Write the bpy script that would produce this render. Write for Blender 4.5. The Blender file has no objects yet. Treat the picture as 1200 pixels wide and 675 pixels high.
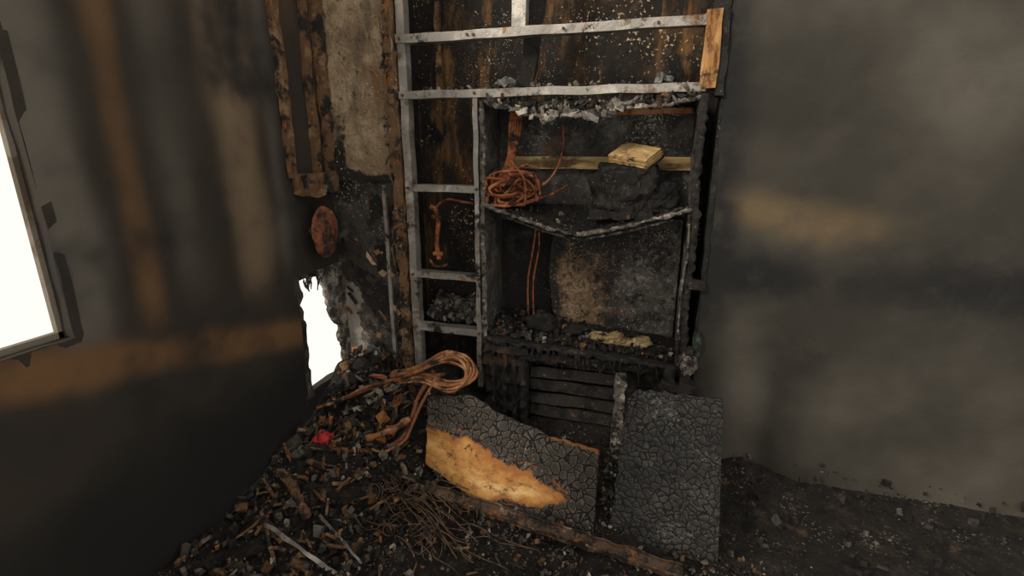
import bpy, math, random
from mathutils import Vector, noise, Matrix, Euler
random.seed(7)
R=random.random
def U(a,b): return a+(b-a)*random.random()
def sm(a,b,x):
    t=max(0.,min(1.,(x-a)/(b-a))) if a!=b else 0.
    return t*t*(3-2*t)
def N(x,y,z,s=1.): return noise.noise(Vector((x*s,y*s,z*s)))
def FB(x,y,z,s=1.,o=4): return noise.fractal(Vector((x*s,y*s,z*s)),1.0,2.0,o)
def lerp(a,b,t): return a+(b-a)*t
def ga(x,c,w): return math.exp(-((x-c)/w)**2)
def poly(pts,x):
    if x<=pts[0][0]: return pts[0][1]
    for i in range(len(pts)-1):
        if x<=pts[i+1][0]:
            t=(x-pts[i][0])/(pts[i+1][0]-pts[i][0]); return lerp(pts[i][1],pts[i+1][1],t)
    return pts[-1][1]

# ---------------------------------------------------------------- materials
def mat(name, base, layers=(), rough=.9, metal=0., bump=.4, bscale=60., bdist=.01, crack=None, spec=.3):
    m=bpy.data.materials.new(name); m.use_nodes=True; nt=m.node_tree; nd=nt.nodes; ln=nt.links
    nd.clear()
    out=nd.new('ShaderNodeOutputMaterial'); b=nd.new('ShaderNodeBsdfPrincipled'); ln.new(b.outputs[0],out.inputs[0])
    geo=nd.new('ShaderNodeTexCoord')
    b.inputs['Roughness'].default_value=rough; b.inputs['Metallic'].default_value=metal
    b.inputs['Specular IOR Level'].default_value=spec
    if isinstance(base,str):
        a=nd.new('ShaderNodeAttribute'); a.attribute_name=base; cur=a.outputs['Color']
    else:
        r=nd.new('ShaderNodeRGB'); r.outputs[0].default_value=(*base,1); cur=r.outputs[0]
    seed=0
    def tex(k,scale,st,off,detail=6,rg=.62):
        mp=nd.new('ShaderNodeMapping'); ln.new(geo.outputs['Object'],mp.inputs[0])
        mp.inputs['Scale'].default_value=st; mp.inputs['Location'].default_value=(off,off*.7,off*1.3)
        if k=='noise':
            t=nd.new('ShaderNodeTexNoise'); t.inputs['Detail'].default_value=detail; t.inputs['Roughness'].default_value=rg
            t.inputs['Scale'].default_value=scale; o=t.outputs['Fac']; ln.new(mp.outputs[0],t.inputs['Vector'])
        else:
            n=nd.new('ShaderNodeTexNoise'); n.inputs['Scale'].default_value=scale*.5; n.inputs['Detail'].default_value=4
            ln.new(mp.outputs[0],n.inputs['Vector'])
            mx=nd.new('ShaderNodeMix'); mx.data_type='RGBA'; mx.blend_type='LINEAR_LIGHT'; mx.inputs[0].default_value=.7/scale
            ln.new(mp.outputs[0],mx.inputs[6]); ln.new(n.outputs['Color'],mx.inputs[7])
            t=nd.new('ShaderNodeTexVoronoi'); t.inputs['Scale'].default_value=scale
            if k=='edge': t.feature='DISTANCE_TO_EDGE'
            o=t.outputs['Distance']; ln.new(mx.outputs[2],t.inputs['Vector'])
        return o
    for L in layers:
        c,scale,lo,hi=L[:4]; op=L[4] if len(L)>4 else {}
        seed+=1
        o=tex(op.get('k','noise'),scale,op.get('st',(1,1,1)),op.get('off',seed*3.7),op.get('d',6),op.get('rg',.62))
        if 'attr' in op:
            a=nd.new('ShaderNodeAttribute'); a.attribute_name=op['attr']
            ma=nd.new('ShaderNodeMath'); ma.operation='MULTIPLY_ADD'; ln.new(a.outputs['Fac'],ma.inputs[0])
            ma.inputs[1].default_value=op.get('amt',.7); ma.inputs[2].default_value=-op.get('amt',.7)*.5
            ad=nd.new('ShaderNodeMath'); ad.operation='ADD'; ln.new(o,ad.inputs[0]); ln.new(ma.outputs[0],ad.inputs[1]); o=ad.outputs[0]
        if 'gate' in op:   # restrict fine flecks to broad patches
            g=tex('noise',op['gate'],(1,1,1),seed*2.3+8,2,.5)
            ma=nd.new('ShaderNodeMath'); ma.operation='MULTIPLY_ADD'; ln.new(g,ma.inputs[0]); ma.inputs[1].default_value=.5; ma.inputs[2].default_value=-.27
            ad=nd.new('ShaderNodeMath'); ad.operation='ADD'; ln.new(o,ad.inputs[0]); ln.new(ma.outputs[0],ad.inputs[1]); o=ad.outputs[0]
        mr=nd.new('ShaderNodeMapRange'); mr.interpolation_type='SMOOTHSTEP'
        mr.inputs['From Min'].default_value=min(lo,hi); mr.inputs['From Max'].default_value=max(lo,hi)
        if lo>hi: mr.inputs['To Min'].default_value=1; mr.inputs['To Max'].default_value=0
        ln.new(o,mr.inputs['Value']); fac=mr.outputs[0]
        if 'amount' in op:
            mm=nd.new('ShaderNodeMath'); mm.operation='MULTIPLY'; ln.new(fac,mm.inputs[0]); mm.inputs[1].default_value=op['amount']; fac=mm.outputs[0]
        mx=nd.new('ShaderNodeMix'); mx.data_type='RGBA'; ln.new(fac,mx.inputs[0]); ln.new(cur,mx.inputs[6])
        mx.inputs[7].default_value=(*c,1)
        if op.get('mul'): mx.blend_type='MULTIPLY'
        cur=mx.outputs[2]
    ln.new(cur,b.inputs['Base Color'])
    if bump:
        o=tex('noise',bscale,(1,1,1),1.1,8,.65)
        bn=nd.new('ShaderNodeBump'); bn.inputs['Strength'].default_value=bump; bn.inputs['Distance'].default_value=bdist
        ln.new(o,bn.inputs['Height']); nrm=bn.outputs[0]
        if crack:
            o=tex('edge',crack[0],(1,1,1),5.5)
            mr=nd.new('ShaderNodeMapRange'); mr.inputs['From Max'].default_value=.25; ln.new(o,mr.inputs['Value'])
            b2=nd.new('ShaderNodeBump'); b2.inputs['Strength'].default_value=crack[1]; b2.inputs['Distance'].default_value=.012
            if len(crack)>2:   # unburnt wood has no blister relief
                a=nd.new('ShaderNodeAttribute'); a.attribute_name=crack[2]
                q=nd.new('ShaderNodeMapRange'); q.inputs['From Max'].default_value=.6; q.inputs['To Min'].default_value=crack[1]; q.inputs['To Max'].default_value=0
                ln.new(a.outputs['Fac'],q.inputs['Value']); ln.new(q.outputs[0],b2.inputs['Strength'])
            ln.new(mr.outputs[0],b2.inputs['Height']); ln.new(nrm,b2.inputs['Normal']); nrm=b2.outputs[0]
        ln.new(nrm,b.inputs['Normal'])
    return m

BLK=(.008,.007,.006)
M={}
M['soot']=mat('sooted_plaster',(.015,.011,.008),[
  ((.16,.080,.028),2.2,.51,.67,{'st':(2.6,2,.55),'rg':.7}),
  ((.06,.034,.017),7,.5,.7,{}),
  (BLK,4,.49,.60,{'st':(1.5,1,.7),'rg':.7}),
  ((.045,.040,.034),22,.56,.72,{}),
  ((.42,.32,.19),60,.665,.685,{'d':3,'gate':3.}),
  ((.50,.43,.32),120,.71,.73,{'d':2,'gate':3.})],bump=.6)
M['dark']=mat('charred_lining',(.011,.010,.0085),[
  ((.044,.038,.032),12,.50,.72,{'rg':.75}),
  ((.066,.038,.018),5,.57,.74,{}),
  ((.20,.17,.13),75,.70,.73,{'d':2,'gate':4}),
  ((.004,.004,.004),3.3,.55,.65,{})],bump=.8,bscale=45,bdist=.015)
M['mottle']=mat('charred_back_board',(.022,.020,.018),[
  ((.070,.064,.056),5,.46,.66,{'attr':'B','amt':.25,'rg':.78}),
  ((.14,.088,.050),8,.47,.66,{'attr':'A','amt':.35,'rg':.8}),
  ((.012,.010,.009),14,.50,.62,{'rg':.8}),
  ((.19,.175,.15),34,.57,.70,{'attr':'B','amt':.2,'rg':.85}),
  ((.28,.19,.12),46,.57,.70,{'attr':'A','amt':.2,'rg':.85}),
  ((.32,.29,.25),120,.67,.71,{'d':2,'gate':5})],bump=.5,bscale=80)
M['greyback']=mat('ashy_back_board',(.038,.035,.031),[
  ((.120,.110,.096),7,.46,.68,{'rg':.78}),
  ((.012,.012,.011),14,.52,.66,{'rg':.78}),
  ((.11,.06,.028),5,.58,.7,{}),
  ((.28,.26,.22),80,.64,.68,{'d':3,'gate':4})],bump=.5)
M['plaster']=mat('scorched_plaster',(.21,.145,.085),[
  ((.34,.255,.16),5,.45,.6,{'rg':.7}),
  ((.12,.085,.055),3.2,.50,.64,{'st':(1.5,1,.6),'rg':.7}),
  ((.06,.04,.025),22,.55,.65,{'rg':.78}),
  ((.018,.015,.012),3.8,.51,.60,{'attr':'A','amt':.75,'rg':.78}),
  ((.19,.085,.028),5,.56,.66,{'st':(2,1,.4),'rg':.7}),
  ((.40,.33,.23),60,.67,.71,{'d':2,'gate':4})],bump=.8,bscale=50,bdist=.02)
M['greywall']=mat('sooted_render_with_glare',(.042,.036,.030),[
  ((.10,.085,.068),6,.50,.66,{'rg':.75}),
  ((.013,.011,.010),4.2,.48,.60,{'rg':.7}),
  ((.27,.245,.21),9,.50,.66,{'attr':'A','amt':.6,'rg':.75}),  # pale window glare painted into the colour, masked by A
  ((.19,.10,.045),8,.60,.67,{'rg':.7}),
  ((.22,.19,.15),80,.67,.70,{'d':2,'gate':4})],bump=.8,bscale=40,bdist=.02)
M['rightwall']=mat('smoke_darkened_wall',(.027,.024,.019),[
  ((.082,.073,.059),1.6,.25,.85,{'d':3,'attr':'A','amt':.5}),
  ((.115,.080,.043),2.2,.30,1.05,{'d':3,'attr':'B','amt':.8}),
  ((.010,.010,.010),2.1,.35,.80,{'d':3,'attr':'C','amt':.5}),
  ((.045,.040,.032),7,.45,.75,{'amount':.5})],bump=.4,bscale=18,bdist=.01)
M['leftwall']=mat('smoked_wall',(.029,.023,.017),[
  ((.15,.105,.065),1.5,.25,.95,{'st':(1,1,.5),'d':3,'attr':'A','amt':.8}),
  ((.105,.093,.076),1.5,.25,.95,{'st':(1,1,.5),'d':3,'attr':'B','amt':.8}),
  ((.125,.066,.028),1.7,.25,1.,{'st':(1,1,.5),'d':3,'attr':'C','amt':.9}),
  ((.016,.014,.012),2.2,.42,.75,{'d':3}),
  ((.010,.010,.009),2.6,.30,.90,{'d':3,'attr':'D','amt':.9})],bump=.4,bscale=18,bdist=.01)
M['metal']=mat('galvanised_steel',(.27,.25,.22),[
  ((.44,.41,.36),7,.49,.66,{'rg':.65}),
  ((.12,.082,.052),8,.51,.64,{'rg':.75}),
  ((.020,.016,.013),6,.54,.63,{'rg':.8}),
  ((.26,.13,.045),16,.59,.67,{'rg':.7})],rough=.42,metal=.55,bump=.25,bscale=70,spec=.5)
M['rustmetal']=mat('rusty_edge_strip',(.14,.080,.040),[
  ((.28,.20,.12),16,.54,.64,{'st':(1,1,.5),'rg':.7}),
  ((.016,.013,.010),10,.48,.59,{'rg':.75}),
  ((.19,.075,.022),22,.56,.65,{}),
  ((.36,.30,.22),70,.67,.70,{'d':2})],rough=.85,metal=.1,bump=.7,bscale=70)
M['track']=mat('burnt_track',(.075,.045,.026),[
  ((.25,.19,.13),18,.55,.66,{'rg':.75}),
  ((.014,.011,.009),12,.47,.58,{'rg':.78}),
  ((.19,.075,.022),16,.56,.66,{})],rough=.8,metal=.1,bump=.7,bscale=70)
M['crust']=mat('ash_crust',(.12,.105,.088),[
  ((.38,.35,.30),30,.51,.64,{'rg':.75}),
  ((.018,.015,.013),18,.48,.59,{'rg':.75}),
  ((.17,.10,.05),22,.60,.68,{})],bump=.9,bscale=90,bdist=.015)
M['darkcrust']=mat('char_crust',(.022,.019,.017),[
  ((.18,.16,.135),36,.60,.70,{'rg':.75}),
  ((.008,.007,.006),14,.50,.60,{}),
  ((.12,.065,.03),18,.61,.69,{})],bump=.9,bscale=80,bdist=.015)
M['gator']=mat('alligator_char',(.026,.025,.023),[
  ((.065,.061,.054),7,.46,.68,{'rg':.78}),
  ((.010,.009,.009),4,.50,.66,{'rg':.7}),
  ((.090,.083,.070),36,.22,.11,{'k':'edge','off':5.5,'amount':.3}),
  ((.003,.003,.003),36,.11,.05,{'k':'edge','off':5.5}),
  ((.14,.13,.115),70,.59,.68,{'d':4,'rg':.75,'gate':5}),
  ((.24,.20,.13),26,.69,.72,{})],bump=.6,bscale=120,crack=(36,.6),rough=.75,spec=.4)
M['board']=mat('half_burnt_board',(.026,.023,.021),[
  ((.060,.054,.046),9,.46,.68,{'rg':.75}),
  ((.15,.115,.075),27,.22,.12,{'k':'edge','off':5.5,'amount':.4}),
  ((.003,.003,.003),27,.12,.05,{'k':'edge','off':5.5}),
  ((.20,.18,.15),100,.66,.70,{'d':3,'gate':6}),
  ((.18,.066,.018),12,.52,.70,{'attr':'B','amt':.9,'rg':.75}),
  ((.27,.105,.025),12,.40,.60,{'attr':'A','amt':1.0,'rg':.78}),
  ((.44,.225,.066),7,.60,.92,{'attr':'A','amt':.7,'rg':.78}),
  ((.60,.38,.16),5,.74,.96,{'attr':'A','amt':.55,'rg':.75,'st':(.6,1,1.6)}),
  ((.15,.055,.014),30,.62,.80,{'attr':'A','amt':.25,'st':(.5,1,1.4),'rg':.8}),
  ((.030,.015,.008),14,.67,.75,{'attr':'A','amt':.25,'rg':.9})],bump=.5,bscale=110,crack=(27,.6,'A'),rough=.8)
M['wood']=mat('scorched_timber',(.24,.165,.07),[
  ((.38,.28,.13),12,.45,.6,{'st':(.15,2,2)}),
  ((.07,.04,.018),7,.50,.63,{'st':(.5,2,2)}),
  ((.015,.012,.009),6,.56,.64,{})],bump=.5,bscale=60)
M['orangewood']=mat('heat_browned_timber',(.30,.14,.045),[
  ((.42,.25,.10),12,.45,.6,{'st':(2,2,.2)}),
  ((.10,.045,.015),9,.48,.60,{'st':(2,2,.5),'rg':.7}),
  ((.02,.015,.010),9,.53,.63,{'rg':.75})],bump=.5,bscale=60)
M['brownwood']=mat('burnt_lath',(.11,.060,.028),[
  ((.22,.13,.065),10,.5,.62,{}),((.014,.012,.010),9,.48,.58,{'rg':.7}),((.24,.09,.025),14,.61,.7,{})],bump=.7,bscale=50)
M['conduit']=mat('scorched_conduit',(.24,.070,.024),[
  ((.38,.14,.052),14,.5,.6,{}),((.045,.017,.010),15,.49,.60,{'rg':.7}),((.34,.23,.15),34,.64,.70,{}),((.010,.008,.007),11,.54,.63,{'rg':.7})],rough=.65,bump=.4,bscale=90)
M['paleconduit']=mat('ash_dusted_conduit',(.22,.086,.032),[
  ((.36,.19,.09),14,.5,.62,{}),((.06,.028,.015),15,.50,.60,{'rg':.7}),((.012,.010,.008),10,.53,.62,{'rg':.7})],rough=.7,bump=.5,bscale=90)
M['red']=mat('scorched_red_plastic',(.36,.018,.020),[((.05,.01,.01),24,.50,.60,{})],rough=.5,bump=.4,bscale=40)
M['redstrip']=mat('oxide_red_strip',(.32,.11,.045),[((.38,.19,.10),9,.5,.6,{}),((.03,.02,.015),11,.54,.64,{})],bump=.4)
M['foam']=mat('browned_foam',(.33,.235,.11),[
  ((.48,.38,.23),18,.5,.62,{}),((.12,.065,.03),16,.49,.60,{'rg':.7}),((.02,.016,.012),12,.55,.64,{'rg':.7})],bump=.8,bscale=60,bdist=.02)
M['page']=mat('browned_paper',(.40,.26,.11),[
  ((.54,.41,.20),20,.5,.62,{'st':(1,1,3)}),((.14,.07,.03),22,.53,.65,{'rg':.75}),((.02,.016,.012),9,.58,.66,{'rg':.75})],bump=.4,bscale=90)
M['rubble']=mat('rubble','Col',[((.3,.27,.24),35,.45,.7,{'mul':1}),((.010,.008,.007),13,.53,.64,{})],bump=.6,bscale=90)
M['floor']=mat('ash_covered_floor',(.013,.010,.008),[
  ((.040,.030,.021),14,.5,.66,{'rg':.75}),((.085,.048,.022),8,.59,.70,{}),((.005,.004,.004),17,.50,.62,{}),
  ((.20,.17,.14),80,.66,.69,{'d':2,'gate':5})],bump=1.,bscale=55,bdist=.025)
M['wire']=mat('rusty_wire',(.095,.058,.034),[((.02,.015,.012),20,.5,.6,{}),((.20,.14,.085),25,.6,.7,{})],rough=.6,metal=.2,bump=0)
M['rustplate']=mat('rusted_enamel',(.15,.048,.022),[
  ((.26,.10,.042),9,.5,.62,{'rg':.75}),((.22,.16,.11),14,.57,.64,{}),((.02,.013,.010),8,.49,.59,{'rg':.78})],rough=.8,bump=.6)
M['stain']=mat('green_copper_corrosion',(.030,.045,.034),[((.08,.11,.075),30,.5,.62,{}),((.015,.013,.011),16,.48,.58,{})],bump=.8)
M['frame']=mat('smoked_window_frame',(.16,.135,.105),[((.08,.06,.04),6,.5,.62,{})],bump=.4)

# ---------------------------------------------------------------- mesh helpers
def link(name,verts,faces,m,parent=None,attrs=None,smooth=False,cols=None):
    me=bpy.data.meshes.new(name); me.from_pydata([tuple(v) for v in verts],[],faces); me.update()
    ms=m if isinstance(m,(list,tuple)) else [m]
    for q in ms: me.materials.append(M[q])
    if attrs:
        for k,vals in attrs.items():
            a=me.attributes.new(k,'FLOAT','POINT'); a.data.foreach_set('value',vals)
    if cols:
        a=me.attributes.new('Col','FLOAT_COLOR','POINT'); fl=[]
        for c in cols: fl+= [c[0],c[1],c[2],1.]
        a.data.foreach_set('color',fl)
    if smooth: me.polygons.foreach_set('use_smooth',[True]*len(me.polygons))
    o=bpy.data.objects.new(name,me); bpy.context.scene.collection.objects.link(o)
    if parent: o.parent=parent
    return o
def empty(name):
    e=bpy.data.objects.new(name,None); bpy.context.scene.collection.objects.link(e); e.empty_display_size=.1; return e
def rot(x=0,y=0,z=0): return Euler((math.radians(x),math.radians(y),math.radians(z))).to_matrix()

class B:
    def __init__(s): s.v=[]; s.f=[]; s.c=[]
    def box(s,x0,x1,y0,y1,z0,z1,seg=.04,amp=0.,ns=12.,rot=None,piv=None,big=0.):
        def cnt(a,b): return max(1,min(60,int(abs(b-a)/seg))) if amp or big else 1
        nx,ny,nz=cnt(x0,x1),cnt(y0,y1),cnt(z0,z1)
        idx={}
        def vid(i,j,k):
            if (i,j,k) in idx: return idx[(i,j,k)]
            p=Vector((lerp(x0,x1,i/nx),lerp(y0,y1,j/ny),lerp(z0,z1,k/nz)))
            if amp or big:
                q=p*ns
                p=p+Vector((noise.noise(q),noise.noise(q+Vector((31,7,3))),noise.noise(q+Vector((5,41,13)))))*amp*2
            if rot is not None:
                pv=piv if piv is not None else Vector(((x0+x1)/2,(y0+y1)/2,(z0+z1)/2))
                p=rot@(p-pv)+pv
            idx[(i,j,k)]=len(s.v); s.v.append(p); return idx[(i,j,k)]
        for i in range(nx):
            for j in range(ny):
                s.f.append([vid(i,j,0),vid(i,j+1,0),vid(i+1,j+1,0),vid(i+1,j,0)])
                s.f.append([vid(i,j,nz),vid(i+1,j,nz),vid(i+1,j+1,nz),vid(i,j+1,nz)])
        for i in range(nx):
            for k in range(nz):
                s.f.append([vid(i,0,k),vid(i+1,0,k),vid(i+1,0,k+1),vid(i,0,k+1)])
                s.f.append([vid(i,ny,k),vid(i,ny,k+1),vid(i+1,ny,k+1),vid(i+1,ny,k)])
        for j in range(ny):
            for k in range(nz):
                s.f.append([vid(0,j,k),vid(0,j,k+1),vid(0,j+1,k+1),vid(0,j+1,k)])
                s.f.append([vid(nx,j,k),vid(nx,j+1,k),vid(nx,j+1,k+1),vid(nx,j,k+1)])
        return s
    def tube(s,pts,r,n=8,step=.012,corr=0.,cp=.008,rough=0.,flat=1.,ns=40.,cr=True,taper=None):
        pts=[Vector(p) for p in pts]
        if cr and len(pts)>2:
            P=[2*pts[0]-pts[1]]+pts+[2*pts[-1]-pts[-2]]; out=[]
            for i in range(1,len(P)-2):
                a,b,c,d=P[i-1],P[i],P[i+1],P[i+2]; k=max(2,int((c-b).length/step))
                for q in range(k):
                    t=q/k; out.append(.5*((2*b)+(c-a)*t+(2*a-5*b+4*c-d)*t*t+(3*b-a-3*c+d)*t**3))
            out.append(pts[-1])
        else:
            out=[]
            for i in range(len(pts)-1):
                k=max(1,int((pts[i+1]-pts[i]).length/step))
                for q in range(k): out.append(pts[i].lerp(pts[i+1],q/k))
            out.append(pts[-1])
        t0=(out[1]-out[0]).normalized(); up=Vector((0,0,1)) if abs(t0.z)<.8 else Vector((0,1,0))
        u=t0.cross(up).normalized(); base=len(s.v); L=0
        for i,p in enumerate(out):
            t=(out[min(i+1,len(out)-1)]-out[max(i-1,0)])
            if t.length<1e-7: t=t0
            t=t.normalized(); u=(u-t*u.dot(t)); 
            u=u.normalized() if u.length>1e-6 else t.orthogonal().normalized()
            w=t.cross(u)
            if i: L+=(p-out[i-1]).length
            rr=r*(1+corr*math.sin(L/cp*2*math.pi))
            if taper: rr*=lerp(1,taper,i/(len(out)-1))
            for k in range(n):
                a=2*math.pi*k/n; d=u*math.cos(a)+w*math.sin(a)*flat
                q=rr
                if rough: q=rr*(1+rough*noise.noise((p+d*r)*ns)*2)
                s.v.append(p+d*q)
        m=len(out)
        for i in range(m-1):
            for k in range(n):
                a=base+i*n+k; b=base+i*n+(k+1)%n
                s.f.append([a,b,b+n,a+n])
        s.f.append([base+k for k in range(n)][::-1]); s.f.append([base+(m-1)*n+k for k in range(n)])
        return s
    def chip(s,c,sx,sy,sz,col=None,rot=None,j=.3):
        c=Vector(c)
        if rot is None: rot=Euler((U(0,6.28),U(0,6.28),U(0,6.28))).to_matrix()
        base=len(s.v)
        for x in(-1,1):
            for y in(-1,1):
                for z in(-1,1):
                    s.v.append(c+rot@Vector((x*sx*U(1-j*2,1),y*sy*U(1-j*2,1),z*sz*U(1-j,1))))
                    if col: s.c.append(col)
        for f in((0,1,3,2),(4,6,7,5),(0,4,5,1),(2,3,7,6),(0,2,6,4),(1,5,7,3)): s.f.append([base+i for i in f])
        return s
    def make(s,name,m,parent=None,smooth=False):
        return link(name,s.v,s.f,m,parent,smooth=smooth,cols=s.c if s.c else None)

def grid(name,fn,nu,nv,m,parent=None,attrs=None,thick=0,smooth=True,mask=None):
    v=[];at={k:[] for k in (attrs or {})}
    for j in range(nv+1):
        for i in range(nu+1):
            s,t=i/nu,j/nv; v.append(Vector(fn(s,t)))
            for k in at: at[k].append(float(attrs[k](s,t)))
    f=[]
    for j in range(nv):
        for i in range(nu):
            if mask and not mask((i+.5)/nu,(j+.5)/nv): continue
            a=j*(nu+1)+i; f.append([a,a+1,a+nu+2,a+nu+1])
    o=link(name,v,f,m,parent,at,smooth)
    if thick:
        md=o.modifiers.new('thick','SOLIDIFY'); md.thickness=thick; md.offset=0
    return o
def blob(name,c,r,m,parent,amp=.25,ns=14,n=40,sq=.6):
    v=[];f=[]
    for j in range(n+1):
        ph=-math.pi/2+math.pi*j/n
        for i in range(n):
            a=2*math.pi*i/n
            def e(x): return math.copysign(abs(x)**sq,x)
            d=Vector((e(math.cos(ph))*e(math.cos(a)),e(math.cos(ph))*e(math.sin(a)),e(math.sin(ph))))
            p=Vector((d.x*r[0],d.y*r[1],d.z*r[2]))
            k=1+amp*noise.fractal((p+Vector(c))*ns,1,2,4)
            v.append(Vector(c)+p*k)
    for j in range(n):
        for i in range(n):
            a=j*n+i;b_=j*n+(i+1)%n; f.append([a,b_,b_+n,a+n])
    return link(name,v,f,m,parent,smooth=False)

PAL=[((.014,.012,.010),7),((.03,.026,.022),5),((.07,.06,.05),2.6),((.15,.13,.11),1.3),((.34,.30,.24),.6),((.13,.07,.03),2.4),((.28,.12,.035),1.2),((.22,.21,.19),.4)]
def pcol(pal=PAL):
    t=R()*sum(w for _,w in pal)
    for c,w in pal:
        t-=w
        if t<=0: break
    k=U(.7,1.3); return tuple(x*k for x in c)
PALG=[((.17,.155,.13),2.4),((.09,.083,.075),3),((.32,.28,.21),1.3),((.022,.02,.018),4),((.10,.055,.025),1.2)]
PALD=[((.014,.012,.010),7),((.035,.031,.027),3),((.09,.08,.07),.8),((.22,.19,.15),.35)]

# ================================================================ ROOM SHELL
XL=-1.72; YB=.32
wb=empty('wall_back')
def pier(s,t):
    x=lerp(XL,-1.325,s); z=lerp(1.42,2.75,t); return (x,-.004+.012*FB(x,0,z,5),z)
grid('upper_plaster',pier,40,110,'plaster',wb,{'A':lambda s,t: max(sm(.40,.0,s)*.65, .9*sm(.50,.75,t-.25*s)*sm(.9,.2,s), .75*sm(.12,.0,t), .6*sm(.65,1.,s), .55*sm(.5,.2,t)*sm(.6,.2,s))})
def pier2(s,t):
    x=lerp(XL,-1.325,s); z=lerp(0,1.42,t); return (x,.018+.014*FB(x,0,z,6),z)
grid('lower_render',pier2,40,110,'greywall',wb,{'A':lambda s,t: sm(.62,.1,s)*sm(.95,.75,1.42*t)*sm(.2,.4,1.42*t)})  # A paints the low opening's light haze onto the wall beside it
def bk(s,t):
    x=lerp(-1.5,.45,s); z=lerp(0,2.75,t); return (x,YB+.012*FB(x,3,z,5),z)
grid('bay_backing',bk,120,150,'soot',wb)
def rw(s,t):
    x=lerp(.235,2.6,s); z=lerp(0,2.75,t); return (x,.02*FB(x,3,z,2,2),z)
def rx(s): return lerp(.235,2.6,s)
def rz(t): return 2.75*t
grid('right_wall_face',rw,140,150,'rightwall',wb,{
  'A':lambda s,t: max(ga(rx(s),1.1,.35)*ga(rz(t),1.85,.4), .9*ga(rx(s),.46,.12)*sm(.95,.5,rz(t)), .6*sm(1.7,2.3,rz(t)),.5*sm(.9,.5,rz(t))*sm(.5,.9,rx(s))),
  'B':lambda s,t: ga(rz(t),1.29+.03*math.sin(rx(s)*5),.13)*sm(1.5,.5,rx(s)),
  'C':lambda s,t: max(sm(.25,.0,rx(s)-.235), ga(rz(t),1.02,.14))})
B().box(.225,.245,.0,YB,0,2.75,seg=.05,amp=.004).box(-1.5,-1.325,.02,.05,0,2.75).box(-1.335,-1.325,.02,YB,0,2.75,seg=.05,amp=.003).make('reveal_returns','dark',wb)

wl=empty('wall_left')
def wlface(y0,y1,z0,z1,nm):
    Y=lambda s: lerp(y0,y1,s)
    Z=lambda t: lerp(z0,z1,t)
    def fn(s,t): return (XL+.010*FB(0,Y(s),Z(t),2,2),Y(s),Z(t))
    grid(nm,fn,max(2,int((y1-y0)*50)),max(2,int((z1-z0)*40)),'leftwall',wl,{
     'A':lambda s,t: ga(Y(s),-.60,.15)*sm(.6,1.2,Z(t)),
     'B':lambda s,t: max(ga(Y(s),-1.33,.13),.55*ga(Y(s),-.92,.12),.5*ga(Y(s),-.4,.06))*sm(.6,1.2,Z(t)),
     'C':lambda s,t: max(.8*ga(Y(s),-1.10,.08)*sm(.7,1.1,Z(t)), ga(Z(t),.80-.25*(Y(s)+.9),.09) , sm(1.85,2.3,Z(t))*.5),
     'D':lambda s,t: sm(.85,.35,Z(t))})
wlface(-3.2,-2.35,0,2.75,'plaster_a')
wlface(-2.35,-1.37,0,1.02,'plaster_b')
wlface(-2.35,-1.37,1.88,2.75,'plaster_c')
wlface(-1.37,-.36,0,2.75,'plaster_d')
wlface(-.36,.02,.95,2.75,'plaster_e')
wlface(-.36,.02,0,.30,'plaster_f')
B().box(XL-.06,XL,-2.39,-2.35,1.0,1.9,seg=.05,amp=.003).box(XL-.06,XL,-1.37,-1.34,1.0,1.9,seg=.05,amp=.003).box(XL-.06,XL,-2.37,-1.35,.98,1.02,seg=.05,amp=.003).box(XL-.06,XL,-2.37,-1.35,1.88,1.92,seg=.05,amp=.003)\
 .box(XL-.05,XL-.01,-.38,.03,.93,.99,seg=.03,amp=.006).box(XL-.05,XL-.01,-.38,.03,.25,.31,seg=.03,amp=.006).make('opening_reveals','leftwall',wl)
w=empty('window_1')
B().box(XL-.06,XL-.04,-2.35,-2.32,1.02,1.88).box(XL-.06,XL-.04,-1.385,-1.37,1.02,1.88).box(XL-.06,XL-.04,-2.35,-1.37,1.02,1.04).box(XL-.06,XL-.04,-2.35,-1.37,1.86,1.88).make('casement_frame','frame',w)
w=empty('window_2')
b=B(); b.box(XL-.05,XL-.0,-.37,-.325,.28,.97,seg=.02,amp=.010,ns=18)
for k in range(16):   # charred shreds hanging in the opening
    y=U(-.32,-.08); l=U(.03,.12); b.tube([(XL,y,.96),(XL+.005,y+U(-.02,.02),.96-l*.5),(XL+.01,y+U(-.03,.03),.96-l)],U(.004,.010),6,.01,rough=.7,taper=.3)
b.make('jamb','greywall',w)
def jag(s,t):
    z=lerp(.30,.96,t); yb=lerp(-.03,-.17,sm(.1,1,t))+.035*FB(0,z,3,9)+.012*N(0,z,0,50)
    return (XL+.004+.012*FB(0,s,z,9),lerp(yb,.03,s),z)
grid('crumbled_plaster_edge',jag,14,60,'greywall',w,{'A':lambda s,t:.6},thick=.03)
lt=empty('burnt_wall_battens')
B().box(XL,XL+.02,-.33,-.27,1.45,2.7,seg=.05,amp=.006).box(XL,XL+.03,-.13,-.09,1.45,2.7,seg=.05,amp=.006).box(XL,XL+.06,-.035,-.01,1.46,2.7,seg=.04,amp=.008).make('upright_battens','brownwood',lt)

def hf(x,y):
    h=.03+.035*FB(x,y,0,4)+.02*N(x,y,5,11)
    h+=.26*sm(-.45,.0,y)*sm(-.65,-1.1,x)*(1+.3*N(x,y,1,5))
    h+=.10*sm(-.9,-1.5,x)*sm(-1.0,-.5,y)
    h+=.08*sm(-.35,.1,y)*sm(-1,-.5,x)
    return max(.004,h)
def fl(s,t):
    x=lerp(XL,2.6,s); y=lerp(-3.2,.33,t); return (x,y,hf(x,y)*(1-.8*sm(.5,.8,x)) if y>-2.2 else .004)
grid('floor',fl,260,220,'floor')

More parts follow.
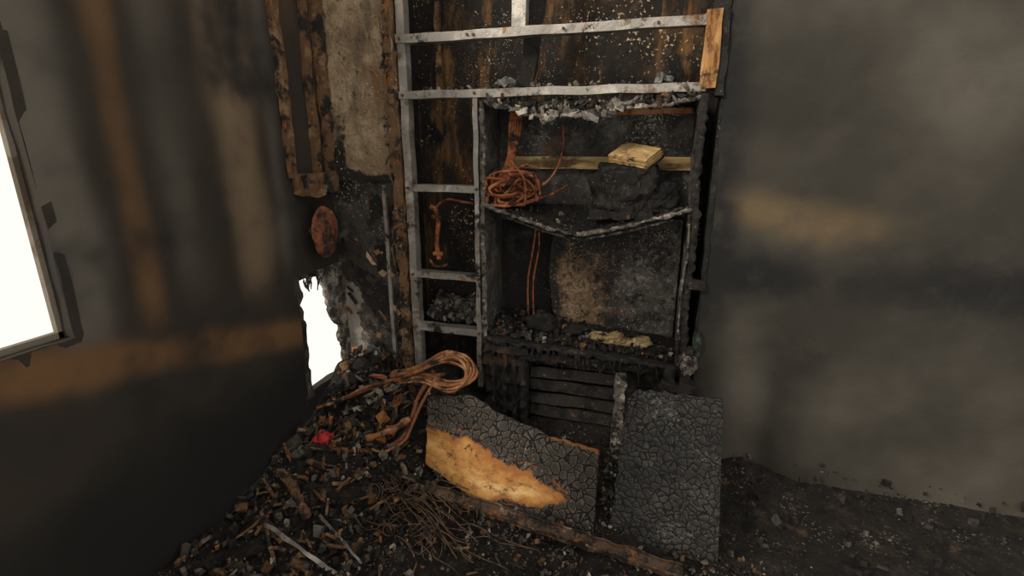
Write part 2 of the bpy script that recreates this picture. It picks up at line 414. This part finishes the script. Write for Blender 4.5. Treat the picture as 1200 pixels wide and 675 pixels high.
# ================================================================ STEEL FRAME
fr=empty('steel_stud_frame')
def bar(b,x0,x1,z0,z1,y=0.,d=.055,lip=.004):
    b.box(x0,x1,y,y+lip,z0,z1,seg=.04,amp=.0025,ns=7)
    b.box(x0,x1,y,y+d,z1-lip,z1,seg=.04,amp=.0025,ns=7)
    b.box(x0,x1,y,y+d,z0,z0+lip,seg=.04,amp=.0025,ns=7)
def stud(b,x0,x1,z0,z1,y=0.,d=.055,lip=.004):
    b.box(x0,x1,y,y+lip,z0,z1,seg=.04,amp=.0025,ns=7)
    b.box(x0,x0+lip,y,y+d,z0,z1,seg=.04,amp=.0025,ns=7)
    b.box(x1-lip,x1,y,y+d,z0,z1,seg=.04,amp=.0025,ns=7)
b=B()
bar(b,-1.27,.14,2.074,2.112,-.012)
bar(b,-1.27,.16,1.820,1.856,-.012)
bar(b,-1.25,-.87,1.370,1.405)
bar(b,-1.25,-.87,.907,.942)
bar(b,-1.25,-.87,.60,.638)
b.make('horizontal_tracks','metal',fr)
b=B()
stud(b,-1.268,-1.226,.30,2.75)
stud(b,-.885,-.860,.30,1.82,-.004)
stud(b,-.69,-.625,2.11,2.75)
stud(b,-1.40,-1.380,.32,1.40,-.012,.02)
b.make('upright_studs','metal',fr)
b=B()
for z in(2.09,1.838,1.388,.925,.62): 
    for x in(-1.247,-.87): b.tube([(x,-.02,z),(x,.0,z)],.007,8)
for x in (-.9,-.45,-.05): b.tube([(x,-.022,2.092),(x,0,2.092)],.006,8)
b.make('screw_heads','wire',fr)
B().box(-1.325,-1.280,-.03,.05,.28,2.75,seg=.025,amp=.008,ns=16).make('corner_bead','rustmetal',fr)
b=B()
for k in range(10):
    z=U(.5,2.3); b.tube([(-1.30+U(-.02,.02),-.035,z),(-1.30+U(-.04,.04),-.05,z-U(.03,.08)),(-1.30+U(-.04,.04),-.045,z-U(.1,.2))],.006,6,.01,rough=.5,taper=.3)
b.make('peeling_tape','rustmetal',fr)
tp=empty('timber_post')
B().box(.135,.20,-.03,.05,1.83,2.125,seg=.03,amp=.004).make('upper_block','orangewood',tp)
B().box(.165,.225,-.01,.06,2.12,2.75,seg=.03,amp=.006).box(.20,.232,-.02,.05,1.80,2.12,seg=.03,amp=.004).make('charred_upper_post','darkcrust',tp)

# ================================================================ NICHE CABINET
nc=empty('niche_cabinet')
B().box(-.852,-.835,.0,.31,.56,1.81,seg=.03,amp=.005).box(.145,.165,.0,.31,.55,1.81,seg=.03,amp=.005).make('side_cheeks','greyback',nc)
b=B()
b.tube([(-.838,-.005,1.80),(-.836,-.005,1.5),(-.842,-.008,1.2),(-.838,-.005,.9),(-.84,-.005,.58)],.013,8,.010,rough=.4)
b.make('left_edge','crust',nc,True)
b=B()
b.tube([(.16,-.005,1.81),(.158,-.005,1.5),(.175,-.008,1.2),(.165,-.005,.9),(.185,-.005,.52)],.018,8,.010,rough=.4)
b.tube([(.145,-.015,1.30),(.150,-.018,1.1),(.145,-.015,.9),(.15,-.015,.62)],.006,8,.010,rough=.6)
b.make('right_edge','darkcrust',nc,True)
b=B()
b.tube([(.148,-.02,1.26),(.150,-.022,1.1),(.140,-.02,.95),(.143,-.02,.70)],.005,6,.008,rough=.8)
b.make('right_bead','crust',nc,True)
def pb(x0,x1,z0,z1,y,a=.008):
    def fn(s,t):
        x=lerp(x0,x1,s); z=lerp(z0,z1,t); return (x,y+a*FB(x,7,z,6),z)
    return fn
grid('upper_back_board',pb(-.84,.15,1.20,1.82,.295),60,40,'greyback',nc)
grid('lower_back_dark',pb(-.84,.15,.55,1.27,.298),60,40,'dark',nc)
xe=[(0,.10),(.15,.03),(.5,.0),(.9,.02),(1,.06)]
def lb(s,t):
    x0=-.55+poly(xe,t); x=lerp(x0,.135,s); z=lerp(.60,1.24,t); return (x,.262+.010*FB(x,7,z,6)-.012*sm(.05,.0,s),z)
grid('lower_back_board',lb,80,80,'mottle',nc,{'A':lambda s,t: sm(-.05,.15,s)*sm(.95,.25,s)*sm(1.,.4,t)+.3*FB(s,t,0,3),'B':lambda s,t:sm(.2,.8,s)*.9+.3*FB(s,t,5,3)},thick=.012)
tz=[(-.84,1.805),(-.68,1.765),(-.52,1.725),(-.40,1.75),(-.30,1.738),(-.15,1.76),(.0,1.765),(.16,1.80)]
def top(s,t):
    x=lerp(-.84,.15,s); y=lerp(-.0,.3,t); return (x,y,lerp(poly(tz,x),1.80,t)+.008*FB(x,y,0,14))
grid('sagging_top_board',top,70,20,'darkcrust',nc,thick=.014)
b=B(); b.tube([(x,-.008,poly(tz,x)+.004*N(x,0,0,40)) for x in [lerp(-.84,.15,i/26) for i in range(27)]],.009,8,.008,rough=.6)
b.make('torn_top_edge','crust',nc,True)
sz=[(-.84,1.315),(-.70,1.27),(-.52,1.215),(-.36,1.185),(-.20,1.215),(0,1.275),(.16,1.325)]
def shz(x,y): return lerp(poly(sz,x),1.285,sm(0,.28,y))
def sh(s,t):
    x=lerp(-.84,.15,s); y=lerp(0,.3,t); return (x,y,shz(x,y)+.006*FB(x,y,0,14))
grid('sagging_shelf',sh,70,24,'dark',nc,thick=.016)
b=B(); xs=[lerp(-.84,.155,i/26) for i in range(27)]
b.tube([(x,-.01,poly(sz,x)+.006*N(x,0,0,30)) for x in xs],.009,8,.008,rough=.65)
b.tube([(x,.03,poly(sz,x)-.03+.006*N(x,2,0,30)) for x in xs[3:-2]],.006,8,.008,rough=.6)
b.make('torn_shelf_edge','crust',nc,True)
def lg(s,t):
    x=lerp(-.84,.17,s); y=lerp(-.01,.3,t); return (x,y,lerp(.605,.55,s)*1.0+.012*FB(x,y,0,12)+.05*sm(.0,.25,y))
grid('lower_ledge',lg,70,24,'dark',nc,thick=.02)
b=B(); b.tube([(x,-.015,lerp(.597,.545,(x+.84)/1.01)+.010*N(x,0,0,25)) for x in xs],.011,8,.008,rough=.7)
for k in range(46):
    x=U(-.82,.15); z=lerp(.59,.54,(x+.84)/1.01); l=U(.02,.10)
    b.tube([(x,-.015+U(-.01,.01),z),(x+U(-.012,.012),-.02,z-l*.5),(x+U(-.02,.02),-.02,z-l)],U(.003,.008),6,.008,rough=.7,taper=.3)
b.make('ledge_edge','darkcrust',nc,True)
b=B()
for i in range(800):
    x=U(-.83,.14); y=U(.0,.25); hh=.09*max(0,math.sin((x+.9)*4.2))*sm(.0,.2,y)+.05*max(0,N(x,y,0,9))
    if x>-.55: hh*=.6
    s_=U(.004,.020); b.chip((x,y,lerp(.62,.57,(x+.84))+.05*y+U(0,1)*hh+.01),s_,s_*U(.5,1),s_*U(.3,.8),pcol(PALD if R()<.65 else PAL))
for i in range(260):
    x=U(-.83,.14); y=U(.0,.27); s_=U(.003,.014); b.chip((x,y,shz(x,y)+.012),s_,s_*U(.5,1),s_*U(.3,.8),pcol(PALD if R()<.8 else PALG))
for i in range(170):
    x=U(-.83,.14); s_=U(.005,.022); b.chip((x,U(-.02,.05),poly(tz,x)+U(.005,.05)),s_*1.6,s_*U(.5,1),s_*U(.2,.5),pcol(PALG))
for i in range(46):
    x=-.45+.33*(R()+R()-1)*1.2; w_=U(.012,.04); rr=Euler((U(-.5,.5),U(-.5,.5),U(-.3,.3))).to_matrix()
    b.chip((x,-.012+U(-.01,.01),poly(tz,x)-U(-.01,.02)),w_,.003,U(.006,.018),pcol([((.26,.24,.21),2),((.13,.12,.10),2),((.38,.34,.28),1),((.05,.045,.04),1)]),rot=rr)
b.make('shelf_rubble','rubble',nc)
B().box(-.76,.16,.255,.28,1.482,1.545,seg=.04,amp=.002).make('timber_rail','wood',nc)
B().box(-.74,.13,.20,.215,1.742,1.768,seg=.04,amp=.002).make('oxide_strip','redstrip',nc)

# ------------- black burnt appliance and book
ap=empty('burnt_appliance')
blob('melted_body',(-.155,.12,1.385),(.150,.095,.118),'dark',ap,.30,14,60,.5)
blob('melted_flank',(.0,.13,1.345),(.085,.075,.075),'dark',ap,.40,16,44,.7)
b=B()
for k in range(60):
    a=U(0,6.28); x=-.145+.150*math.cos(a); y=.12+.09*math.sin(a); z=U(1.30,1.49); l=U(.03,.10)
    b.tube([(x,y,z),(x+U(-.015,.015),y-.01,z-l/2),(x+U(-.02,.02),y-.01,z-l)],U(.005,.014),6,.008,rough=.8,taper=.4)
b.box(-.31,-.01,.02,.22,1.262,1.30,seg=.02,amp=.010,ns=25).box(-.26,-.05,.04,.20,1.475,1.50,seg=.02,amp=.009,ns=25)
b.make('melted_drips_and_lid','darkcrust',ap)
bo=empty('scorched_book')
rt=rot(24,8,-28); pv=Vector((-.115,.12,1.555))
b=B()
for i in range(10):
    z=1.532+i*.0042; e=.005*U(-1,1)
    b.box(-.215+e,-.018+e,.052+e,.195+e,z,z+.003,seg=.010,amp=.0035,ns=26,rot=rt,piv=pv)
b.make('pages','page',bo)
B().box(-.22,-.012,.048,.20,1.520,1.529,seg=.02,amp=.003,rot=rt,piv=pv).make('cover','darkcrust',bo)

cd=empty('tangled_conduit')
b=B()
for k in range(5):
    dx=.012*k
    b.tube([(-.735+dx,.16,1.79),(-.74+dx*.9,.13+.01*k,1.66),(-.735+dx*.6,.10,1.56),(-.76+dx,.07,1.47),(-.80+dx,.05,1.40)],.007,8,.006,corr=.12,cp=.007)
for k in range(19):
    cx,cz=-.745+U(-.05,.09),1.375+U(-.045,.06); ra=U(.05,.13); rb=ra*U(.4,.85); y0=U(.01,.14); a0=U(0,6.28); tl=U(-.9,.9); n=9; rev=U(.6,1.2)
    pts=[]
    for i in range(int(n*rev)):
        a=a0+i*2*math.pi/n; q=1+.22*math.sin(2*a+k); x=ra*math.cos(a)*q; z=rb*math.sin(a)*q
        pts.append((max(-.825,cx+x*math.cos(tl)-z*math.sin(tl)),max(-.0,y0+.02*math.sin(a*1.3)+.03*math.cos(a)),max(1.31,cz+x*math.sin(tl)+z*math.cos(tl))))
    b.tube(pts,U(.006,.0085),8,.006,corr=.12,cp=.007)
b.tube([(-.72,.10,1.41),(-.62,.12,1.38),(-.55,.16,1.42),(-.50,.2,1.50),(-.485,.24,1.60),(-.49,.26,1.70)],.005,8,.006)
b.tube([(-.80,.06,1.34),(-.70,.08,1.305),(-.62,.1,1.33),(-.52,.13,1.36),(-.45,.2,1.40)],.006,8,.006)
b.tube([(-.74,.03,1.36),(-.66,.05,1.44),(-.60,.08,1.40),(-.58,.09,1.33)],.007,8,.006,corr=.12,cp=.007)
b.make('corrugated_loops','conduit',cd,True)
b=B()
for dx in(0,.03): b.tube([(-.60+dx*.3,.17,1.22),(-.615+dx,.16,1.08),(-.64+dx,.15,.90),(-.635+dx,.14,.72),(-.62+dx,.13,.66)],.005,8,.01)
b.make('hanging_cable','conduit',None,True)

cp=empty('copper_pipe_fitting')
b=B(); b.tube([(-1.155,.05,1.29),(-1.13,.06,1.275),(-1.12,.07,1.20),(-1.135,.07,1.10),(-1.125,.07,1.00)],.013,10,.006,corr=.06,cp=.01)
b.tube([(-1.13,.06,1.275),(-1.10,.07,1.31),(-1.06,.09,1.325),(-1.0,.12,1.31),(-.95,.15,1.30)],.006,8,.006)
for z in(1.23,1.03): b.tube([(-1.155,.07,z),(-1.10,.07,z)],.013,8,.01)
b.tube([(-1.18,.06,1.00),(-1.14,.06,.96),(-1.08,.08,.97)],.008,8,.006)
b.make('pipe','conduit',cp,True)

cb=empty('charred_loose_board')
B().box(-.63,-.56,.10,.13,1.87,2.6,seg=.03,amp=.006,rot=rot(0,9,0)).make('upper_slat','darkcrust',cb)
B().box(-1.18,-1.15,.25,.28,1.87,2.7,seg=.03,amp=.004).box(-.98,-.95,.26,.28,1.45,1.82,seg=.03,amp=.004).make('rear_lath','brownwood',cb)

# ================================================================ LOWER CABINET
lc=empty('slatted_base_cabinet')
b=B()
for i in range(7):
    z=.06+i*.078
    b.box(-.60,-.14,.06,.085,z,z+.058,seg=.025,amp=.004,ns=10,rot=rot(-18,U(-1,1),0))
b.make('louvre_slats','darkcrust',lc)
B().box(-.60,-.13,.17,.19,0,.55,seg=.05,amp=.003).make('inner_panel','dark',lc)
B().box(-.84,-.61,-.0,.13,.0,.575,seg=.018,amp=.016,ns=18).make('left_pedestal','dark',lc)
b=B()
for x in(-.80,-.735,-.68,-.63): b.box(x,x+.018,-.02,.0,.06,.57,seg=.015,amp=.010,ns=24)
b.box(-.84,-.60,-.03,.0,.54,.57,seg=.015,amp=.010,ns=24)
b.make('pedestal_ribs','dark',lc)
B().box(-.135,-.085,-.05,.0,.0,.49,seg=.012,amp=.008,ns=24).make('divider_post','crust',lc)
B().box(-.11,.22,.10,.14,0,.54,seg=.05,amp=.005).box(-.62,.2,-.01,.03,.50,.54,seg=.02,amp=.010,ns=18).make('front_rail','dark',lc)
B().box(.10,.15,-.04,.02,.36,.56,seg=.02,amp=.01,ns=20).box(.17,.225,-.05,.02,.1,.66,seg=.02,amp=.012,ns=18).box(.08,.24,-.05,.0,.44,.48,seg=.02,amp=.01,ns=18).box(.17,.24,-.03,.02,.96,1.0,seg=.02,amp=.006).make('right_brackets','darkcrust',lc)
blob('corroded_clamp',(.235,-.03,.69),(.018,.03,.06),'stain',lc,.5,30,24,.8)
blob('crust_lump',(.20,-.02,.58),(.040,.04,.055),'crust',lc,.5,25,28,.8)

# ================================================================ FALLEN BOARDS
bot=[(0,(-1.00,-.45,.075)),(.36,(-.68,-.58,.035)),(1,(-.15,-.66,.03))]
tpz=[(0,(-1.04,-.31,.375)),(.30,(-.78,-.33,.425)),(.42,(-.66,-.35,.37)),(.62,(-.42,-.40,.315)),(.8,(-.29,-.45,.335)),(1,(-.157,-.50,.345))]
def pl3(L,s): return Vector([poly([(k,p[c]) for k,p in L],s) for c in range(3)])
def fb(s,t):
    a=pl3(bot,s); c=pl3(tpz,s); p=a.lerp(c,t); p+=Vector((.012*FB(s,t,1,6)*(1 if t>.9 else .2),.012*FB(s,t,0,4),.014*N(s,t,3,14)*sm(.85,1,t)))
    return p
tl_=[(0,-.2),(.3,-.12),(.45,.0),(.6,.12),(.8,.20)]; th_=[(0,.60),(.3,.62),(.6,.55),(.8,.46)]
def tan(s,t):
    q=.08*FB(s*2.2,t,0,4)
    return max(0,sm(poly(tl_,s)-.08,poly(tl_,s)+.12,t+q)*sm(poly(th_,s)+.12,poly(th_,s)-.24,t+q)*sm(.97,.66,s+q)-.15*max(0,FB(s*2,t,9,5)))
grid('fallen_charred_board',fb,180,90,'board',None,{'A':tan,'B':lambda s,t:max(sm(.93,1,t)*sm(.55,.75,s),.7*sm(.0,.15,tan(s,t))*(1-tan(s,t)),.5*ga(s,.77,.06)*ga(t,.62,.12))},thick=.018)
def rb(s,t):
    p=Vector((lerp(-.09,.335,s),lerp(-.59,-.665,s),.02)).lerp(Vector((-.052+.36*s,-.44-.03*s,.625+.015*s-.05*sm(.12,0,s)+.016*N(s,0,0,9))),t)
    p.x+=.012*FB(0,t,0,6)*(1-s)*(1 if s<.1 else .2); p.y+=.008*FB(s,t,4,3); return p
grid('leaning_charred_panel',rb,90,90,'gator',None,thick=.016)

rl=empty('floor_track')
rr_=rot(18,0,-9); pv=Vector((-.36,0,0))
B().box(-.93,.20,-.020,.020,-.004,.004,seg=.02,amp=.0045,ns=18,rot=rr_,piv=pv).box(-.93,.20,-.025,-.019,-.018,.012,seg=.02,amp=.0045,ns=18,rot=rr_,piv=pv).box(-.93,.20,.019,.025,-.012,.014,seg=.02,amp=.0045,ns=18,rot=rr_,piv=pv).make('rusty_channel','track',rl)
rl.location=(0,-.71,.085)

# ================================================================ FLOOR DEBRIS
def onf(x,y,dz=0): return (x,y,hf(x,y)+dz)
b=B()
def clump(n,x0,x1,y0,y1,smin,smax,pal=PAL,dz=.03,fl=.5):
    for i in range(n):
        x,y=U(x0,x1),U(y0,y1); s_=smin+(smax-smin)*R()**3.2
        if N(x,y,9,6)<-.2 and R()<.7: continue
        b.chip(onf(x,y,U(-.01,dz)),s_,s_*U(.5,1),s_*U(.15,fl),pcol(pal))
clump(2800,-1.70,-.9,-1.4,.0,.004,.034)
clump(500,-1.70,-1.25,-.6,.0,.008,.042,PAL,.06)
clump(1900,-1.2,.5,-1.25,-.60,.003,.017)
clump(1300,-.7,.45,-1.0,-.68,.003,.016,PALG)
clump(500,-1.2,.4,-.5,.0,.005,.026,PALD)
clump(900,.2,2.2,-1.4,-.0,.005,.025,PALD)
clump(900,-1.7,.2,-1.9,-1.0,.004,.025)
clump(500,-.15,-.0,-.6,-.0,.004,.022,PALG)
for i in range(40):
    x,y=U(-1.66,-1.0),U(-.65,-.02); b.chip(onf(x,y,U(.02,.07)),U(.02,.055),U(.015,.04),U(.005,.012),pcol([((.26,.20,.13),1.5),((.11,.08,.055),3),((.28,.11,.04),2.),((.03,.026,.022),5)]))
for i in range(45):
    x,y=U(-.9,.4),U(-1.1,-.72); b.chip(onf(x,y,.012),U(.015,.05),.004,.003,pcol([((.16,.09,.045),2),((.05,.035,.022),2),((.24,.17,.10),1)]),rot=Euler((U(-.3,.3),U(-.3,.3),U(0,3.14))).to_matrix())
b.make('floor_rubble','rubble')
fd=empty('broken_laths')
b=B()
for i in range(60):
    x,y=U(-1.65,-1.08),U(-1.1,-.1); L=U(.04,.18); z=hf(x,y)+U(.01,.05); h=U(.004,.009)
    b.box(x-L/2,x+L/2,y-h,y+h,z-.003,z+.003,seg=.02,amp=.004,ns=20,rot=Euler((U(-.4,.4),U(-.5,.5),U(0,3.14))).to_matrix())
b.make('laths','brownwood',fd)
st=empty('half_burnt_stick')
b=B(); b.tube([(-1.62,-.74,.12),(-1.48,-.82,.11),(-1.33,-.93,.085)],.018,8,.015,rough=.4); b.make('stick','brownwood',st)
sp=empty('bent_metal_strip')
b=B(); b.box(-1.45,-1.02,-1.10,-1.085,.09,.096,seg=.03,amp=.006,rot=Euler((.5,.05,-.28)).to_matrix()); b.box(-1.30,-.95,-1.0,-.99,.08,.086,seg=.03,amp=.006,rot=Euler((.5,.0,-.5)).to_matrix()); b.make('strip','metal',sp)
blob('scorched_red_cap',(-1.52,-.54,hf(-1.52,-.54)+.045),(.042,.042,.034),'red',None,.35,22,32,.8)

bs=empty('bed_springs')
b=B()
for i in range(17):
    x,y=U(-1.2,-.66),U(-.95,-.60); z=hf(x,y)+.04; rt=Euler((U(.3,1.57),U(-.6,.6),U(0,6.28))).to_matrix(); r0=U(.026,.042); pts=[]
    turns=U(2.,3.5)
    for k in range(int(turns*10)):
        a=k*2*math.pi/10; q=k/(turns*10)-.5; rr=r0*(.7+.6*abs(q)*1.6)
        p=Vector((rr*math.cos(a),rr*math.sin(a),q*.10)); p=rt@p; pts.append(Vector((x,y,z))+p)
    b.tube(pts,.0021,5,.02)
for i in range(9):   # long border rods
    x,y=-1.15+U(-.1,.1)+i*.02,-.55-U(0,.2); pts=[]; a=U(-.75,-.45)
    for k in range(9):
        pts.append((x,y,hf(x,y)+U(.03,.05))); x+=.065*math.cos(a); y+=.065*math.sin(a); a+=U(-.15,.15)
    b.tube(pts,.003,5,.02)
for i in range(10):
    x,y=U(-1.25,-.8),U(-.95,-.55); pts=[]; a=U(-.6,.2)
    for k in range(9):
        pts.append((x,y,hf(x,y)+U(.03,.07))); x+=.06*math.cos(a); y+=.05*math.sin(a); a+=U(-.3,.3)
    b.tube(pts,.0022,5,.02)
b.make('coil_wires','wire',bs,True)

fc=empty('conduit_coil')
b=B()
for k in range(10):
    cx,cz,ra,rb_=-.935+U(-.02,.02),.505+U(-.015,.015),U(.075,.125),U(.035,.07); y0=-.27+U(-.03,.03); pts=[]
    pts.append((-1.24+U(-.03,.03),y0,.445+U(-.015,.015)))
    pts.append((-1.12,y0,.50+U(-.02,.03)))
    for i in range(6):
        a=2.1-i*.75; pts.append((cx+ra*math.cos(a),y0+.05*math.sin(a),cz+rb_*math.sin(a)))
    pts.append((-1.08,y0-.01,.45+U(-.01,.02))); pts.append((-1.22+U(-.03,.03),y0-.01,.43+U(-.02,.01)))
    b.tube(pts,U(.006,.009),8,.008,corr=.1,cp=.008)
b.make('coil','paleconduit',fc,True)
b=B()
for k in range(4):
    o=.02*k
    b.tube([(-1.0,-.25+o,.47-o*.4),(-1.20,-.27+o,.44-o*.3),(-1.40,-.30+o,.37-o*.5),(-1.56,-.32+o,.28-o*.3),(-1.70,-.34+o,.22-o*.4)],.009,8,.01,corr=.1,cp=.008)
b.tube([(-1.05,-.27,.45),(-1.10,-.30,.36),(-1.13,-.33,.25),(-1.17,-.38,.15),(-1.25,-.45,.12),(-1.35,-.51,.13),(-1.47,-.54,.15),(-1.56,-.50,.20)],.012,8,.01,corr=.08,cp=.01)
b.tube([(-1.02,-.29,.44),(-1.07,-.33,.34),(-1.11,-.36,.24),(-1.14,-.41,.16),(-1.22,-.47,.12)],.008,8,.01)
b.tube([(-1.3,-.5,.2),(-1.2,-.42,.22),(-1.12,-.37,.27)],.016,8,.01,rough=.5)
b.make('trailing_lines','paleconduit',fc,True)

b=B()
for i in range(480):
    t=R(); x=U(-1.21,-.89); y=lerp(.07,.27,t); z=.65+ t*.22*(.6+.4*math.sin(x*9+2))+U(0,.03)
    s_=U(.005,.032)*(1-.3*R()); b.chip((x,y,z),s_,s_*U(.5,1),s_*U(.3,.8),pcol([((.13,.12,.105),3),((.06,.055,.05),3),((.24,.21,.17),1.3),((.02,.018,.015),3)]))
b.make('cell_rubble','rubble')
b=B()
for i in range(70):
    x=U(-1.2,.1); s_=U(.004,.018); b.chip((x,U(.0,.04),1.860+s_*.3),s_,s_*U(.5,1),s_*U(.3,.6),pcol(PALG))
for c,s_ in(((-.73,.01,1.885),.035),((-.70,.02,1.88),.028),((-.76,.02,1.876),.022),((-.03,.0,1.877),.025),((0.01,.01,1.873),.02)): b.chip(c,s_,s_*.7,s_*.5,(.17,.17,.16),j=.2)
b.make('plaster_crumbs','rubble')
fo=empty('insulation_foam')
blob('lump_a',(-.17,.10,.630),(.095,.05,.026),'foam',fo,.6,18,36,.9)
blob('lump_b',(-.02,.12,.615),(.06,.05,.022),'foam',fo,.6,18,30,.9)
blob('lump_c',(-.38,.13,.65),(.06,.05,.02),'darkcrust',fo,.5,16,30,.9)
blob('lump_d',(-.56,.14,.66),(.09,.07,.05),'dark',fo,.5,16,30,.9)

# ================================================================ LEFT WALL ITEMS
wp=empty('rusted_wall_plate')
v=[];f=[];n=40
pc=Vector((XL+.10,-.20,1.17))
for ring,(rr,dx) in enumerate([(0.002,.012),(.05,.010),(.10,.0),(.122,-.006),(.128,-.02)]):
    for i in range(n):
        a=2*math.pi*i/n; v.append(pc+Vector((dx+.008*N(math.cos(a)*rr,math.sin(a)*rr,0,20),.72*rr*math.cos(a)*(1+.07*math.sin(3*a)),rr*math.sin(a)*(1+.05*N(math.cos(a),math.sin(a),0,4)))))
for r_ in range(4):
    for i in range(n): a=r_*n+i;c=r_*n+(i+1)%n; f.append([a,c,c+n,a+n])
o=link('disc',v,f,'rustplate',wp); md=o.modifiers.new('s','SOLIDIFY'); md.thickness=.006
B().tube([(XL,-.20,1.17),(XL+.10,-.20,1.17)],.02,10).make('mount','wire',wp)
rb_=empty('rotten_timber_bracket')
B().box(XL,XL+.09,-.30,-.05,1.36,1.46,seg=.02,amp=.010,ns=20).make('beam','brownwood',rb_)
ps=empty('peeling_wall_shards')
b=B()
for i in range(45):
    x,z=U(-1.68,-1.36),U(.55,1.15); rt=Euler((U(-.5,.5),U(.4,1.1),U(-.4,.4))).to_matrix()
    b.chip((x,-.01+U(-.02,.01),z),U(.008,.05),.003,U(.005,.018),pcol([((.25,.13,.06),2),((.28,.19,.11),1.2),((.03,.025,.02),4)]),rot=rt)
b.make('shards','rubble',ps)

# ================================================================ LIGHT / WORLD
wd=bpy.data.worlds.new('sky'); bpy.context.scene.world=wd; wd.use_nodes=True
bg=wd.node_tree.nodes['Background']; bg.inputs[0].default_value=(1.0,.945,.86,1); bg.inputs[1].default_value=1.10
sn=bpy.data.lights.new('sun','SUN'); sn.energy=2.8; sn.angle=math.radians(15); sn.color=(1,.91,.78)
so=bpy.data.objects.new('sun',sn); bpy.context.scene.collection.objects.link(so)
so.rotation_euler=Vector((-.8,-1.,.75)).to_track_quat('Z','Y').to_euler()
cam=bpy.data.cameras.new('camera'); cam.lens=36*587/1200.; cam.sensor_width=36; cam.clip_start=.05
co=bpy.data.objects.new('camera',cam); bpy.context.scene.collection.objects.link(co)
co.location=(0,-2.4,1.6); co.rotation_euler=(math.radians(90-15.9),0,math.radians(16))
bpy.context.scene.camera=co
bpy.context.scene.view_settings.view_transform='Standard'
